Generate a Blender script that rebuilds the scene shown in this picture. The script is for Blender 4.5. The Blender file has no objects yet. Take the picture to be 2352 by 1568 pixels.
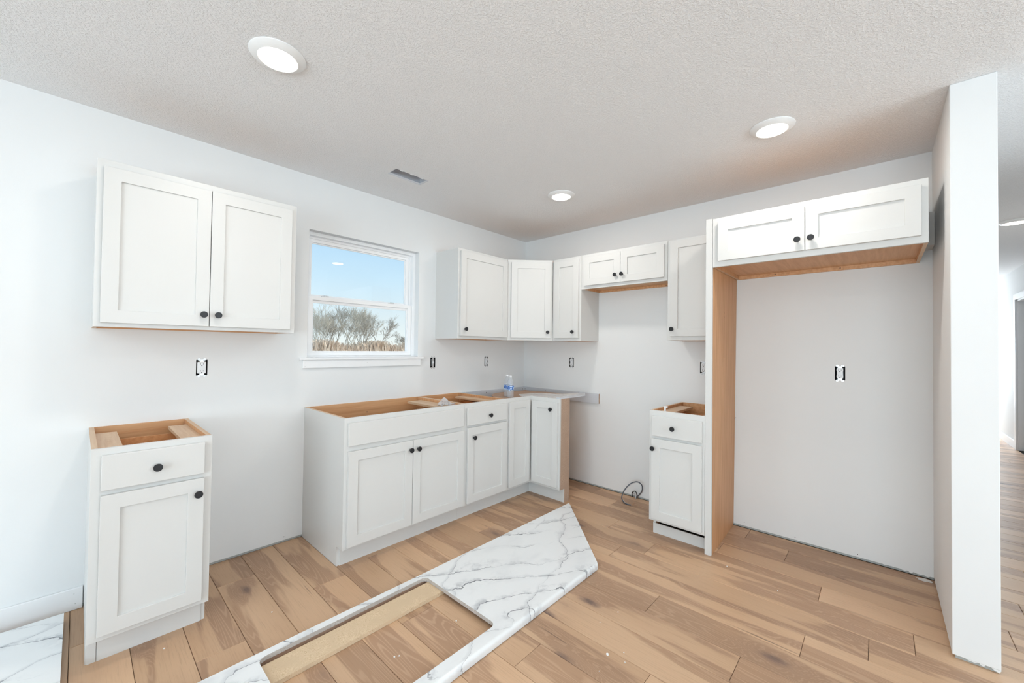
import bpy, bmesh, math, random
from mathutils import Matrix, Vector, geometry
random.seed(7)
I = 0.0254                      # all sizes below are in inches
C = bpy.context.scene.collection
S = bpy.context.scene
H = 97.36                       # ceiling height

# ------------------------------------------------------------------ camera
cam_d = bpy.data.cameras.new('camera'); cam = bpy.data.objects.new('camera', cam_d); C.objects.link(cam)
cam_d.sensor_fit = 'HORIZONTAL'; cam_d.sensor_width = 36.0; cam_d.lens = 916.149 / 2352 * 36.0
cam_d.clip_start = 0.02; cam_d.clip_end = 600
r_ = Vector((0.67762833, -0.73529407, 0.0127466)); u_ = Vector((-0.0204753, -0.0015378, 0.99978918)); f_ = Vector((0.73511945, 0.67774646, 0.01609742))
cam.matrix_world = Matrix(((r_.x, u_.x, -f_.x, -131.5186 * I), (r_.y, u_.y, -f_.y, -113.7984 * I), (r_.z, u_.z, -f_.z, 51.1506 * I), (0, 0, 0, 1)))
S.camera = cam

# ------------------------------------------------------------------ world, exposure, daylight
S.view_settings.view_transform = 'Standard'; S.view_settings.look = 'None'
S.view_settings.gamma = 1.0; S.view_settings.use_curve_mapping = False
S.view_settings.exposure = 0.27
w = bpy.data.worlds.new('sky'); S.world = w; w.use_nodes = True
nt = w.node_tree; nt.nodes.clear()
tc = nt.nodes.new('ShaderNodeTexCoord'); sp = nt.nodes.new('ShaderNodeSeparateXYZ'); rp = nt.nodes.new('ShaderNodeValToRGB')
bg = nt.nodes.new('ShaderNodeBackground'); wo = nt.nodes.new('ShaderNodeOutputWorld')
nt.links.new(tc.outputs['Generated'], sp.inputs[0]); nt.links.new(sp.outputs['Z'], rp.inputs[0])
nt.links.new(rp.outputs[0], bg.inputs[0]); nt.links.new(bg.outputs[0], wo.inputs[0])
e = rp.color_ramp.elements
e[0].position = 0.0; e[0].color = (0.90, 0.95, 0.93, 1)
e[1].position = 1.0; e[1].color = (0.22, 0.45, 0.85, 1)
for p_, c_ in ((0.06, (0.76, 0.87, 0.92, 1)), (0.16, (0.60, 0.81, 0.97, 1)), (0.30, (0.40, 0.66, 0.94, 1))):
    q_ = e.new(p_); q_.color = c_
bg.inputs[1].default_value = 0.90

LAMP_W = 4.3        # watts of each recessed ceiling lamp
def daylight(name, loc, rot, sx, sy, watts, col):
    d = bpy.data.lights.new(name, 'AREA'); d.shape = 'RECTANGLE'; d.size = sx * I; d.size_y = sy * I
    d.energy = watts; d.color = col; d.spread = math.radians(170)
    o = bpy.data.objects.new(name, d); C.objects.link(o)
    o.location = [v * I for v in loc]; o.rotation_euler = rot
    return o
# daylight lamps: patio door behind, tilted up to brighten the ceiling; added front windows; hall window
daylight('patio_door_daylight', (-299, -140, 44), (0, -math.pi / 2 - 0.82, 0), 76, 130, 180, (0.745, 0.90, 1.0))
daylight('front_fill_lamp', (-82, -279, 50), (math.pi / 2 + 0.95, 0, 0), 116, 56, 104, (0.755, 0.90, 1.0))  # fill lamp added at an unseen window, aimed up to brighten the ceiling
daylight('hall_window_daylight', (329, -148, 52), (0, math.pi / 2, 0), 60, 26, 62, (0.84, 0.93, 1.0))

sun = bpy.data.lights.new('sun', 'SUN'); sun.energy = 2.4; sun.angle = math.radians(1.0); sun.color = (1.0, 0.96, 0.90)
so = bpy.data.objects.new('sun', sun); C.objects.link(so)
so.rotation_euler = Vector((-0.42, 0.72, -0.56)).to_track_quat('-Z', 'Y').to_euler()      # low winter sun behind the camera, right

# ------------------------------------------------------------------ materials
def mat(name, col, rough=0.5, metal=0.0, spec=0.5, **kw):
    m = bpy.data.materials.new(name); m.use_nodes = True
    b = m.node_tree.nodes['Principled BSDF']
    b.inputs['Base Color'].default_value = (*col, 1); b.inputs['Roughness'].default_value = rough
    b.inputs['Metallic'].default_value = metal; b.inputs['Specular IOR Level'].default_value = spec
    for k, v in kw.items(): b.inputs[k.replace('_', ' ')].default_value = v
    return m
class N:
    def __init__(s, m): s.m = m; s.t = m.node_tree; s.b = s.t.nodes['Principled BSDF']
    def new(s, typ, **kw):
        n = s.t.nodes.new('ShaderNode' + typ)
        for k, v in kw.items():
            if hasattr(n, k): setattr(n, k, v)
            else: n.inputs[k].default_value = v
        return n
    def ln(s, a, b): s.t.links.new(a, b)
    def noise(s, vec, scale, detail=4, rough=0.55, dist=0.0):
        n = s.new('TexNoise'); n.inputs['Scale'].default_value = scale; n.inputs['Detail'].default_value = detail
        n.inputs['Roughness'].default_value = rough; n.inputs['Distortion'].default_value = dist
        if vec is not None: s.ln(vec, n.inputs['Vector'])
        return n.outputs['Fac']
    def mapping(s, vec, scale=(1, 1, 1), rot=(0, 0, 0), loc=(0, 0, 0)):
        n = s.new('Mapping'); n.inputs['Scale'].default_value = scale; n.inputs['Rotation'].default_value = rot
        n.inputs['Location'].default_value = loc; s.ln(vec, n.inputs['Vector']); return n.outputs[0]
    def ramp(s, fac, stops):
        n = s.new('ValToRGB'); el = n.color_ramp.elements
        el[0].position, el[0].color = stops[0][0], (*stops[0][1], 1)
        el[1].position, el[1].color = stops[-1][0], (*stops[-1][1], 1)
        for p, c in stops[1:-1]:
            q = el.new(p); q.color = (*c, 1)
        s.ln(fac, n.inputs[0]); return n.outputs[0]
    def mix(s, fac, a, b, typ='MIX'):
        n = s.new('Mix'); n.data_type = 'RGBA'; n.blend_type = typ
        for v, k in ((fac, 0), (a, 6), (b, 7)):
            if isinstance(v, (int, float)): n.inputs[k].default_value = v
            elif isinstance(v, tuple): n.inputs[k].default_value = (*v, 1)
            else: s.ln(v, n.inputs[k])
        return n.outputs[2]
    def math(s, op, a, b=0.0, clamp=False):
        n = s.new('Math'); n.operation = op; n.use_clamp = clamp
        for v, k in ((a, 0), (b, 1)):
            if isinstance(v, (int, float)): n.inputs[k].default_value = v
            else: s.ln(v, n.inputs[k])
        return n.outputs[0]
    def smooth(s, v, a, b, lo=0.0, hi=1.0):
        n = s.new('MapRange'); n.interpolation_type = 'SMOOTHSTEP'
        s.ln(v, n.inputs[0])
        for i, x in enumerate((a, b, lo, hi)): n.inputs[i + 1].default_value = x
        return n.outputs[0]
    def bump(s, h, strength, dist):
        n = s.new('Bump'); n.inputs['Strength'].default_value = strength; n.inputs['Distance'].default_value = dist
        s.ln(h, n.inputs['Height']); s.ln(n.outputs[0], s.b.inputs['Normal'])
    def obj(s): return s.new('TexCoord').outputs['Object']
    def color(s, c): s.ln(c, s.b.inputs['Base Color'])

# painted surfaces
M_CAB = mat('cabinet_white', (0.685, 0.68, 0.662), 0.38)
M_WALL = mat('wall_paint', (0.80, 0.808, 0.808), 0.75, spec=0.3)
n = N(M_WALL); g = n.new('NewGeometry').outputs['Position']
n.bump(n.noise(g, 260, 3), 0.10, 0.001)
n.color(n.mix(n.smooth(n.noise(g, 1.6, 3), 0.35, 0.7), (0.80, 0.808, 0.808), (0.81, 0.818, 0.815)))
M_CEIL = mat('ceiling_texture', (0.90, 0.91, 0.92), 0.85, spec=0.2)
n = N(M_CEIL); g = n.new('NewGeometry').outputs['Position']
a = n.noise(g, 120, 4, 0.6, 0.5); b = n.noise(g, 60, 3, 0.5, 0.3)
n.bump(n.math('ADD', n.smooth(a, 0.42, 0.62), n.math('MULTIPLY', b, 0.5)), 0.60, 0.0036)
M_TRIM = mat('trim_white', (0.86, 0.865, 0.87), 0.4)
M_VINYL = mat('window_vinyl', (0.93, 0.935, 0.94), 0.35)
M_KNOB = mat('knob_black', (0.012, 0.013, 0.016), 0.42)
M_DARK = mat('dark_gap', (0.03, 0.028, 0.025), 0.8)
M_PLATE = mat('sill_plate_grey', (0.46, 0.475, 0.46), 0.8)
M_BLACK = mat('box_black', (0.010, 0.011, 0.012), 0.6)
M_DEV = mat('outlet_white', (0.80, 0.81, 0.82), 0.3)
M_STEEL = mat('zinc_steel', (0.62, 0.63, 0.64), 0.38, 0.85)
M_LEDGER = mat('ledger_grey_white', (0.62, 0.64, 0.68), 0.6)
M_SHELLW = mat('light_trim_white', (0.85, 0.86, 0.86), 0.35)

def wood(name, light, dark, axis):
    m = mat(name, light, 0.5); n = N(m); g = n.new('NewGeometry').outputs['Position']
    sc = {'x': (1.2, 22, 22), 'y': (22, 1.2, 22), 'z': (22, 22, 1.2)}[axis]
    v = n.mapping(g, sc)
    a = n.noise(v, 2.2, 5, 0.6, 0.4); b = n.noise(v, 9, 3)
    c = n.mix(n.smooth(a, 0.35, 0.68), light, dark)
    c = n.mix(n.math('MULTIPLY', n.smooth(b, 0.5, 0.75), 0.22), c, dark)
    n.color(c); n.bump(b, 0.06, 0.001); return m
M_MAP_Z = wood('maple_upright', (0.68, 0.375, 0.19), (0.58, 0.295, 0.135), 'z')
M_MAP_X = wood('maple_along', (0.70, 0.40, 0.205), (0.60, 0.315, 0.145), 'x')
M_MAP_Y = wood('maple_across', (0.70, 0.37, 0.17), (0.60, 0.29, 0.12), 'y')
M_STRIP = wood('birch_edge', (0.72, 0.53, 0.36), (0.62, 0.42, 0.26), 'y')
def chip(name, base, dark, light, sc=420):
    m = mat(name, base, 0.8); n = N(m); g = n.new('NewGeometry').outputs['Position']
    vo = n.new('TexVoronoi'); vo.inputs['Scale'].default_value = sc; n.ln(g, vo.inputs['Vector'])
    sep = n.new('SeparateColor'); n.ln(vo.outputs['Color'], sep.inputs[0])
    c = n.ramp(sep.outputs[0], [(0.0, dark), (0.22, base), (0.75, base), (1.0, light)])
    c = n.mix(n.smooth(n.noise(g, 12, 3), 0.3, 0.7), c, tuple(x * 0.93 for x in base))
    n.color(c); n.bump(sep.outputs[0], 0.25, 0.0008); return m
M_CHIP = chip('particleboard', (0.50, 0.345, 0.25), (0.34, 0.21, 0.14), (0.60, 0.44, 0.33))
M_CHIPL = chip('particleboard_pale', (0.70, 0.53, 0.35), (0.52, 0.36, 0.21), (0.80, 0.64, 0.45), 330)
M_CHIPG = chip('raw_edge_grey', (0.52, 0.47, 0.43), (0.30, 0.25, 0.22), (0.74, 0.71, 0.68), 380)

def marble(name, seed, base=(0.83, 0.845, 0.85)):
    """long wandering veins: warped parallel lines plus thinner crossing branches"""
    m = mat(name, base, 0.2); n = N(m); g = n.new('NewGeometry').outputs['Position']
    def lines(rot, spacing, amp, width, halo, off):
        v = n.mapping(g, (1, 1, 1), (0, 0, rot), (seed + off, seed * 0.7 + off * 2.3, 0))
        sx = n.new('SeparateXYZ'); n.ln(v, sx.inputs[0]); t = sx.outputs[1]
        vs = n.mapping(v, (0.8, 1.2, 1))
        t = n.math('ADD', t, n.math('MULTIPLY', n.math('SUBTRACT', n.noise(vs, 2.6, 2), 0.5), amp))
        t = n.math('ADD', t, n.math('MULTIPLY', n.math('SUBTRACT', n.noise(v, 9, 3, 0.6), 0.5), amp * 0.22))
        t = n.math('ADD', t, n.math('MULTIPLY', n.math('SUBTRACT', n.noise(v, 45, 4, 0.7), 0.5), 0.016))
        fr_ = n.math('SUBTRACT', n.math('FRACT', n.math('DIVIDE', t, spacing)), 0.5)
        d = n.math('MULTIPLY', n.math('ABSOLUTE', fr_), spacing)
        wn_ = n.math('MULTIPLY', n.smooth(n.noise(v, 14, 3), 0.35, 0.65), width)
        core = n.smooth(n.math('SUBTRACT', d, wn_), 0.0, width * 0.8, 1, 0)
        one = n.math('GREATER_THAN', fr_, 0.0)
        hl = n.math('MULTIPLY', n.smooth(d, 0.0, halo, 1, 0), n.math('ADD', n.math('MULTIPLY', one, 0.75), 0.25))
        mk = n.smooth(n.noise(vs, 2.1, 2), 0.36, 0.54)
        return core, hl, mk
    c1, h1, k1 = lines(0.52, 0.165, 0.36, 0.0021, 0.050, 0.0)
    c2, h2, k2 = lines(-0.45, 0.24, 0.44, 0.0015, 0.03, 3.7)
    cloud = n.smooth(n.noise(n.mapping(g, (1, 2, 1), (0, 0, 0.5)), 2.2, 5), 0.50, 0.78)
    fl2 = n.smooth(n.noise(g, 18, 4, 0.7), 0.40, 0.62)
    c = n.mix(n.math('MULTIPLY', cloud, 0.40), base, (0.63, 0.65, 0.67))
    c = n.mix(n.math('MULTIPLY', n.math('MULTIPLY', n.math('MULTIPLY', h1, k1), fl2), 0.75), c, (0.40, 0.42, 0.45))
    c = n.mix(n.math('MULTIPLY', n.math('MULTIPLY', h2, k2), 0.40), c, (0.45, 0.47, 0.50))
    c = n.mix(n.math('MULTIPLY', n.math('MULTIPLY', c1, k1), 0.85), c, (0.14, 0.15, 0.17))
    c = n.mix(n.math('MULTIPLY', n.math('MULTIPLY', c2, k2), 0.75), c, (0.22, 0.23, 0.26))
    n.color(c); return m
M_MARB = marble('marble_laminate', 3.1)
M_MARB2 = marble('marble_laminate_small', 8.4)
M_OFFCUT = marble('marble_offcut_back', 5.2, (0.66, 0.61, 0.57))

def plank_mat():
    m = mat('oak_planks', (0.654, 0.401, 0.229), 0.42, spec=0.4); n = N(m)
    g = n.new('NewGeometry').outputs['Position']; oi = n.new('ObjectInfo')
    rnd = oi.outputs['Random']
    cx = n.new('CombineXYZ')
    n.ln(n.math('MULTIPLY', rnd, 37.0), cx.inputs[0]); n.ln(n.math('MULTIPLY', rnd, 91.0), cx.inputs[1]); n.ln(n.math('MULTIPLY', rnd, 13.0), cx.inputs[2])
    ad = n.new('VectorMath'); ad.operation = 'ADD'; n.ln(g, ad.inputs[0]); n.ln(cx.outputs[0], ad.inputs[1]); p = ad.outputs[0]
    # knots bend the grain around them
    kv = n.mapping(p, (4.6, 1.9, 1))
    vo = n.new('TexVoronoi'); vo.inputs['Scale'].default_value = 1.0; vo.inputs['Randomness'].default_value = 1.0; n.ln(kv, vo.inputs['Vector'])
    kd = n.math('ADD', vo.outputs['Distance'], n.math('MULTIPLY', n.math('SUBTRACT', n.noise(n.mapping(p, (40, 16, 1)), 1.0, 3), 0.5), 0.12))
    sepk = n.new('SeparateColor'); n.ln(vo.outputs['Color'], sepk.inputs[0])
    has = n.smooth(sepk.outputs[0], 0.32, 0.38)
    kn = n.math('MULTIPLY', n.smooth(kd, 0.05, 0.16, 1, 0), has)
    kcore = n.math('MULTIPLY', n.smooth(kd, 0.03, 0.10, 1, 0), has)
    aura = n.math('MULTIPLY', n.smooth(kd, 0.07, 0.42, 1, 0), has)
    # heartwood / sapwood bands with wavy edges
    bv = n.mapping(p, (7.0, 0.85, 1))
    f1 = n.noise(bv, 1.0, 3, 0.45, 0.25)
    f1 = n.math('ADD', f1, n.math('MULTIPLY', aura, 0.10))
    band = n.smooth(f1, 0.485, 0.53)
    tone = n.smooth(n.noise(n.mapping(p, (2.2, 0.6, 1)), 1.0, 2), 0.3, 0.7)
    light = n.mix(tone, (0.615, 0.408, 0.258), (0.523, 0.334, 0.204))
    dark = n.mix(tone, (0.393, 0.238, 0.144), (0.320, 0.192, 0.121))
    c = n.mix(n.math('MULTIPLY', band, 0.82), light, dark)
    # cathedral growth rings
    wv = n.mapping(p, (16, 1.1, 1))
    ringf = n.math('ADD', n.noise(wv, 0.55, 2, 0.5, 0.2), n.math('MULTIPLY', aura, 0.25))
    rings = n.math('SINE', n.math('MULTIPLY', ringf, 170.0))
    c = n.mix(n.math('MULTIPLY', n.smooth(rings, 0.3, 1.0), n.math('MULTIPLY', band, 0.34)), c, (0.615, 0.414, 0.276))
    fine = n.noise(n.mapping(p, (190, 7, 1)), 1.0, 4, 0.65)
    c = n.mix(n.math('MULTIPLY', n.smooth(fine, 0.45, 0.8), 0.36), c, (0.307, 0.183, 0.110))
    cr = n.noise(n.mapping(p, (75, 2.4, 1)), 1.0, 2, 0.5)
    cm = n.smooth(n.noise(n.mapping(p, (6, 1.6, 1)), 1.0, 2), 0.60, 0.70)
    c = n.mix(n.math('MULTIPLY', n.math('MULTIPLY', n.smooth(cr, 0.66, 0.70), cm), 0.75), c, (0.156, 0.097, 0.069))
    c = n.mix(n.math('MULTIPLY', aura, 0.28), c, (0.327, 0.201, 0.137))
    c = n.mix(n.math('MULTIPLY', kn, 0.80), c, (0.170, 0.110, 0.092))
    c = n.mix(n.math('MULTIPLY', kcore, 0.6), c, (0.092, 0.061, 0.057))
    br = n.math('ADD', 0.94, n.math('MULTIPLY', n.math('FRACT', n.math('MULTIPLY', rnd, 7.13)), 0.20))
    mm = n.new('Mix'); mm.data_type = 'RGBA'; mm.blend_type = 'MULTIPLY'; mm.inputs[0].default_value = 1
    cc = n.new('CombineColor')
    for i in range(3): n.ln(br, cc.inputs[i])
    n.ln(c, mm.inputs[6]); n.ln(cc.outputs[0], mm.inputs[7])
    n.color(mm.outputs[2]); n.bump(fine, 0.08, 0.0008)
    return m
M_PLANK = plank_mat()

def glass_mat(name, tint, refl=1.0):
    m = bpy.data.materials.new(name); m.use_nodes = True; t = m.node_tree; t.nodes.clear()
    o = t.nodes.new('ShaderNodeOutputMaterial'); mx = t.nodes.new('ShaderNodeMixShader'); tr = t.nodes.new('ShaderNodeBsdfTransparent')
    gl = t.nodes.new('ShaderNodeBsdfGlossy'); fr = t.nodes.new('ShaderNodeFresnel')
    tr.inputs[0].default_value = (*tint, 1); gl.inputs['Roughness'].default_value = 0.0; fr.inputs[0].default_value = 1.5
    ge = t.nodes.new('ShaderNodeNewGeometry'); iv = t.nodes.new('ShaderNodeMath'); iv.operation = 'SUBTRACT'; iv.inputs[0].default_value = 1.0
    ml = t.nodes.new('ShaderNodeMath'); ml.operation = 'MULTIPLY'; t.links.new(ge.outputs['Backfacing'], iv.inputs[1])
    t.links.new(fr.outputs[0], ml.inputs[0]); t.links.new(iv.outputs[0], ml.inputs[1]); t.links.new(ml.outputs[0], mx.inputs[0]); t.links.new(tr.outputs[0], mx.inputs[1]); t.links.new(gl.outputs[0], mx.inputs[2]); t.links.new(mx.outputs[0], o.inputs[0])
    return m
M_GLASS = glass_mat('window_glass', (0.97, 0.985, 0.98))
M_PET = glass_mat('clear_plastic', (0.93, 0.95, 0.97))
t_ = M_PET.node_tree; mx_ = [q for q in t_.nodes if q.type == 'MIX_SHADER'][0]; ou_ = [q for q in t_.nodes if q.type == 'OUTPUT_MATERIAL'][0]
df_ = t_.nodes.new('ShaderNodeBsdfDiffuse'); df_.inputs[0].default_value = (0.8, 0.82, 0.85, 1); m2_ = t_.nodes.new('ShaderNodeMixShader'); m2_.inputs[0].default_value = 0.22
t_.links.new(mx_.outputs[0], m2_.inputs[1]); t_.links.new(df_.outputs[0], m2_.inputs[2]); t_.links.new(m2_.outputs[0], ou_.inputs[0])
M_FILM = mat('plastic_film', (0.80, 0.84, 0.90), 0.2, Transmission_Weight=0.55, IOR=1.3)
M_CAP = mat('bottle_cap_white', (0.85, 0.86, 0.88), 0.35)
M_LABEL = mat('bottle_label_blue', (0.06, 0.17, 0.50), 0.4)
n = N(M_LABEL); o_ = n.obj()
n.color(n.mix(n.smooth(n.noise(n.mapping(o_, (1, 1, 1.6)), 55, 2, 0.5, 0.6), 0.53, 0.58), (0.06, 0.17, 0.50), (0.62, 0.75, 0.92)))
M_CABLE = mat('cable_grey', (0.10, 0.115, 0.14), 0.4)
M_CABW = mat('cable_jacket_white', (0.6, 0.6, 0.6), 0.5)
M_CABB = mat('wire_black', (0.012, 0.012, 0.014), 0.4)
M_COPPER = mat('copper', (0.7, 0.45, 0.28), 0.35, 0.9)
M_DUCT = mat('galvanised_duct', (0.72, 0.74, 0.78), 0.5, 0.4)
M_CRUMB = mat('drywall_crumb', (0.85, 0.85, 0.84), 0.9)
M_MUD = mat('plaster_dust', (0.72, 0.70, 0.67), 0.9)
M_BARK = mat('bare_bark', (0.52, 0.46, 0.38), 0.9)
M_BARK2 = mat('pale_bark', (0.68, 0.60, 0.48), 0.9)
M_RED = mat('russet_twigs', (0.80, 0.54, 0.36), 0.9)
M_SHRUB = mat('dark_brown_twigs', (0.42, 0.31, 0.24), 0.9)
M_FIELD = mat('winter_field', (0.70, 0.58, 0.44), 0.95)
n = N(M_FIELD); g = n.new('NewGeometry').outputs['Position']
n.color(n.mix(n.smooth(n.noise(g, 0.5, 5), 0.35, 0.65), (0.90, 0.76, 0.60), (0.74, 0.58, 0.44)))
M_SIDING = mat('outside_siding', (0.7, 0.7, 0.68), 0.7)
M_EMIT = bpy.data.materials.new('lamp_diffuser'); M_EMIT.use_nodes = True
b_ = M_EMIT.node_tree.nodes['Principled BSDF']; b_.inputs['Base Color'].default_value = (0.9, 0.9, 0.88, 1)
b_.inputs['Emission Color'].default_value = (1.0, 0.93, 0.82, 1); b_.inputs['Emission Strength'].default_value = 6.0

# ------------------------------------------------------------------ mesh helpers
class MB:
    def __init__(s): s.v = []; s.f = []; s.m = []
    def quad(s, pts, m=0):
        i = len(s.v); s.v += [tuple(p) for p in pts]; s.f.append(tuple(range(i, i + len(pts)))); s.m.append(m)
    def box(s, x0, x1, y0, y1, z0, z1, m=0, fm=None, skip=()):
        fm = fm or {}; i = len(s.v)
        s.v += [(x, y, z) for z in (z0, z1) for y in (y0, y1) for x in (x0, x1)]
        for k, q in (('z-', (0, 2, 3, 1)), ('z+', (4, 5, 7, 6)), ('y-', (0, 1, 5, 4)), ('y+', (2, 6, 7, 3)), ('x-', (0, 4, 6, 2)), ('x+', (1, 3, 7, 5))):
            if k in skip: continue
            s.f.append(tuple(i + j for j in q)); s.m.append(fm.get(k, m))
        return s
    def prism(s, poly, lo, hi, axis='z', m=0, side=None, top=None, bot=None):
        def P(a, b, c): return {'z': (a, b, c), 'x': (c, a, b), 'y': (a, c, b)}[axis]
        nn = len(poly); i = len(s.v)
        s.v += [P(a, b, lo) for a, b in poly] + [P(a, b, hi) for a, b in poly]
        tri = geometry.tessellate_polygon([[Vector((a, b, 0)) for a, b in poly]])
        for t in tri:
            s.f.append(tuple(i + k for k in t)); s.m.append(m if bot is None else bot)
            s.f.append(tuple(i + nn + k for k in reversed(t))); s.m.append(m if top is None else top)
        for k in range(nn):
            j = (k + 1) % nn; s.f.append((i + k, i + j, i + nn + j, i + nn + k)); s.m.append(m if side is None else (side[k] if isinstance(side, list) else side))
        return s
    def ring(s, x0, x1, z0, z1, a0, a1, c0, c1, y0, y1, m=0):
        i = len(s.v)
        for y in (y0, y1):
            s.v += [(x0, y, z0), (x1, y, z0), (x1, y, z1), (x0, y, z1), (a0, y, c0), (a1, y, c0), (a1, y, c1), (a0, y, c1)]
        for k in range(4):
            j = (k + 1) % 4
            for q in ((k, j, 4 + j, 4 + k), (8 + k, 12 + k, 12 + j, 8 + j), (k, 8 + k, 8 + j, j), (4 + k, 4 + j, 12 + j, 12 + k)):
                s.f.append(tuple(i + t for t in q)); s.m.append(m)
        return s
    def plate(s, a0, a1, b0, b1, c0, c1, holes=(), axis='y', m=0, hm=None):
        """slab in the a-b plane from c0 to c1 along axis, with rectangular holes (a0,a1,b0,b1)"""
        def P(a, b, c): return {'y': (a, c, b), 'x': (c, a, b), 'z': (a, b, c)}[axis]
        A = sorted({a0, a1, *[h[0] for h in holes], *[h[1] for h in holes]}); B = sorted({b0, b1, *[h[2] for h in holes], *[h[3] for h in holes]})
        A = [a for a in A if a0 <= a <= a1]; B = [b for b in B if b0 <= b <= b1]
        idx = {}
        def V(i, j, k):
            if (i, j, k) not in idx:
                idx[(i, j, k)] = len(s.v); s.v.append(P(A[i], B[j], (c0, c1)[k]))
            return idx[(i, j, k)]
        def solid(i, j):
            if i < 0 or j < 0 or i >= len(A) - 1 or j >= len(B) - 1: return False
            x = (A[i] + A[i + 1]) / 2; y = (B[j] + B[j + 1]) / 2
            return not any(h[0] < x < h[1] and h[2] < y < h[3] for h in holes)
        for i in range(len(A) - 1):
            for j in range(len(B) - 1):
                if not solid(i, j): continue
                for k in (0, 1):
                    q = [V(i, j, k), V(i + 1, j, k), V(i + 1, j + 1, k), V(i, j + 1, k)]
                    s.f.append(tuple(q if k == 0 else reversed(q))); s.m.append(m)
                for (di, dj, p, q) in ((-1, 0, (i, j), (i, j + 1)), (1, 0, (i + 1, j), (i + 1, j + 1)), (0, -1, (i, j), (i + 1, j)), (0, 1, (i, j + 1), (i + 1, j + 1))):
                    if not solid(i + di, j + dj):
                        s.f.append((V(*p, 0), V(*q, 0), V(*q, 1), V(*p, 1)))
                        edge = not (0 <= i + di < len(A) - 1 and 0 <= j + dj < len(B) - 1)
                        s.m.append(m if (edge or hm is None) else hm)
        return s
    def lathe(s, prof, seg=24, axis='z', c=(0, 0, 0), m=0, cap=True):
        i = len(s.v); k = len(prof)
        for t in range(seg):
            a = 2 * math.pi * t / seg
            for r, h in prof:
                x, y = r * math.cos(a), r * math.sin(a)
                p = {'z': (x, y, h), 'y': (x, h, y), 'x': (h, x, y)}[axis]
                s.v.append((p[0] + c[0], p[1] + c[1], p[2] + c[2]))
        for t in range(seg):
            u = (t + 1) % seg
            for j in range(k - 1):
                s.f.append((i + t * k + j, i + u * k + j, i + u * k + j + 1, i + t * k + j + 1)); s.m.append(m)
        if cap:
            for j in (0, k - 1):
                if prof[j][0] > 1e-6:
                    s.f.append(tuple(i + t * k + j for t in range(seg))); s.m.append(m)
        return s
    def tube(s, pts, rad, seg=8, m=0):
        P = [Vector(p) for p in pts]; i = len(s.v)
        up = Vector((0.3, 0.2, 1)).normalized()
        for t, p in enumerate(P):
            d = (P[min(t + 1, len(P) - 1)] - P[max(t - 1, 0)]).normalized()
            a = d.cross(up)
            if a.length < 1e-3: a = d.cross(Vector((1, 0, 0)))
            a.normalize(); b = a.cross(d)
            R = rad[t] if isinstance(rad, (list, tuple)) else rad
            for q in range(seg):
                an = 2 * math.pi * q / seg; s.v.append(tuple(p + a * math.cos(an) * R + b * math.sin(an) * R))
        for t in range(len(P) - 1):
            for q in range(seg):
                w_ = (q + 1) % seg
                s.f.append((i + t * seg + q, i + t * seg + w_, i + (t + 1) * seg + w_, i + (t + 1) * seg + q)); s.m.append(m)
        s.f.append(tuple(i + q for q in range(seg))); s.m.append(m)
        s.f.append(tuple(i + (len(P) - 1) * seg + q for q in range(seg))); s.m.append(m)
        return s

def obj(name, mb, mats, parent=None, bevel=0.0, smooth=False, loc=(0, 0, 0), rot=0.0, fixn=True, seg=2):
    """mesh coordinates are given in the parent's frame in inches; loc becomes the object's origin"""
    me = bpy.data.meshes.new(name)
    me.from_pydata([((x - loc[0]) * I, (y - loc[1]) * I, (z - loc[2]) * I) for x, y, z in mb.v], [], mb.f)
    for m in (mats if isinstance(mats, (list, tuple)) else [mats]): me.materials.append(m)
    me.polygons.foreach_set('material_index', mb.m)
    if fixn or bevel:
        bm = bmesh.new(); bm.from_mesh(me); bmesh.ops.remove_doubles(bm, verts=bm.verts, dist=1e-6)
        bmesh.ops.recalc_face_normals(bm, faces=bm.faces); bm.to_mesh(me); bm.free()
    if smooth:
        me.polygons.foreach_set('use_smooth', [True] * len(me.polygons))
        if smooth != 'all': me.set_sharp_from_angle(angle=math.radians(38))
    me.update()
    o = bpy.data.objects.new(name, me); C.objects.link(o)
    o.location = [v * I for v in loc]; o.rotation_euler = (0, 0, rot)
    if parent: o.parent = parent
    if bevel:
        b = o.modifiers.new('bevel', 'BEVEL'); b.width = bevel * I; b.segments = seg; b.limit_method = 'ANGLE'; b.angle_limit = math.radians(40)
        b.harden_normals = False
    return o
def thing(name, label, cat, loc=(0, 0, 0), rot=0.0, group=None):
    o = bpy.data.objects.new(name, None); C.objects.link(o); o.empty_display_size = 0.1
    o.location = [v * I for v in loc]; o.rotation_euler = (0, 0, rot)
    o['label'] = label; o['category'] = cat
    if group: o['group'] = group
    return o
def tag(o, label, cat, group=None):
    o['label'] = label; o['category'] = cat
    if group: o['group'] = group
    return o
def struct(o): o['kind'] = 'structure'; return o
Bx = lambda *a, **k: MB().box(*a, **k)

# ------------------------------------------------------------------ room shell
OA = [(-112.45, 'gfci'), (-48.4, 'switch'), (-22.85, 'duplex')]      # outlets on the window wall (x)
OB = [(-24.6, 'duplex'), (-73.6, 'gfci'), (-106.35, 'duplex')]       # outlets on the right wall (y)
HZ = (44.0, 47.5)
WX0, WX1, WZ0, WZ1 = -89.8, -54.6, 47.85, 82.75
ha = [(WX0, WX1, WZ0, WZ1)] + [(x - 1.05, x + 1.05, *HZ) for x, _ in OA]
wl = struct(obj('wall_left', MB().plate(-304, 4.5, 0.6, H, 0, 6, ha, 'y'), M_WALL, fixn=True))
obj('bottom_plate', Bx(-304, 4.5, 0.30, 6, 0, 0.6), M_PLATE, wl)
obj('siding_light_block', MB().plate(-304, 340, -8, H + 6, 6, 6.6, [(WX0, WX1, WZ0, WZ1)], 'y'), M_SIDING, wl)  # unseen outer sheet, added to block light leaking through the wall holes
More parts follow.
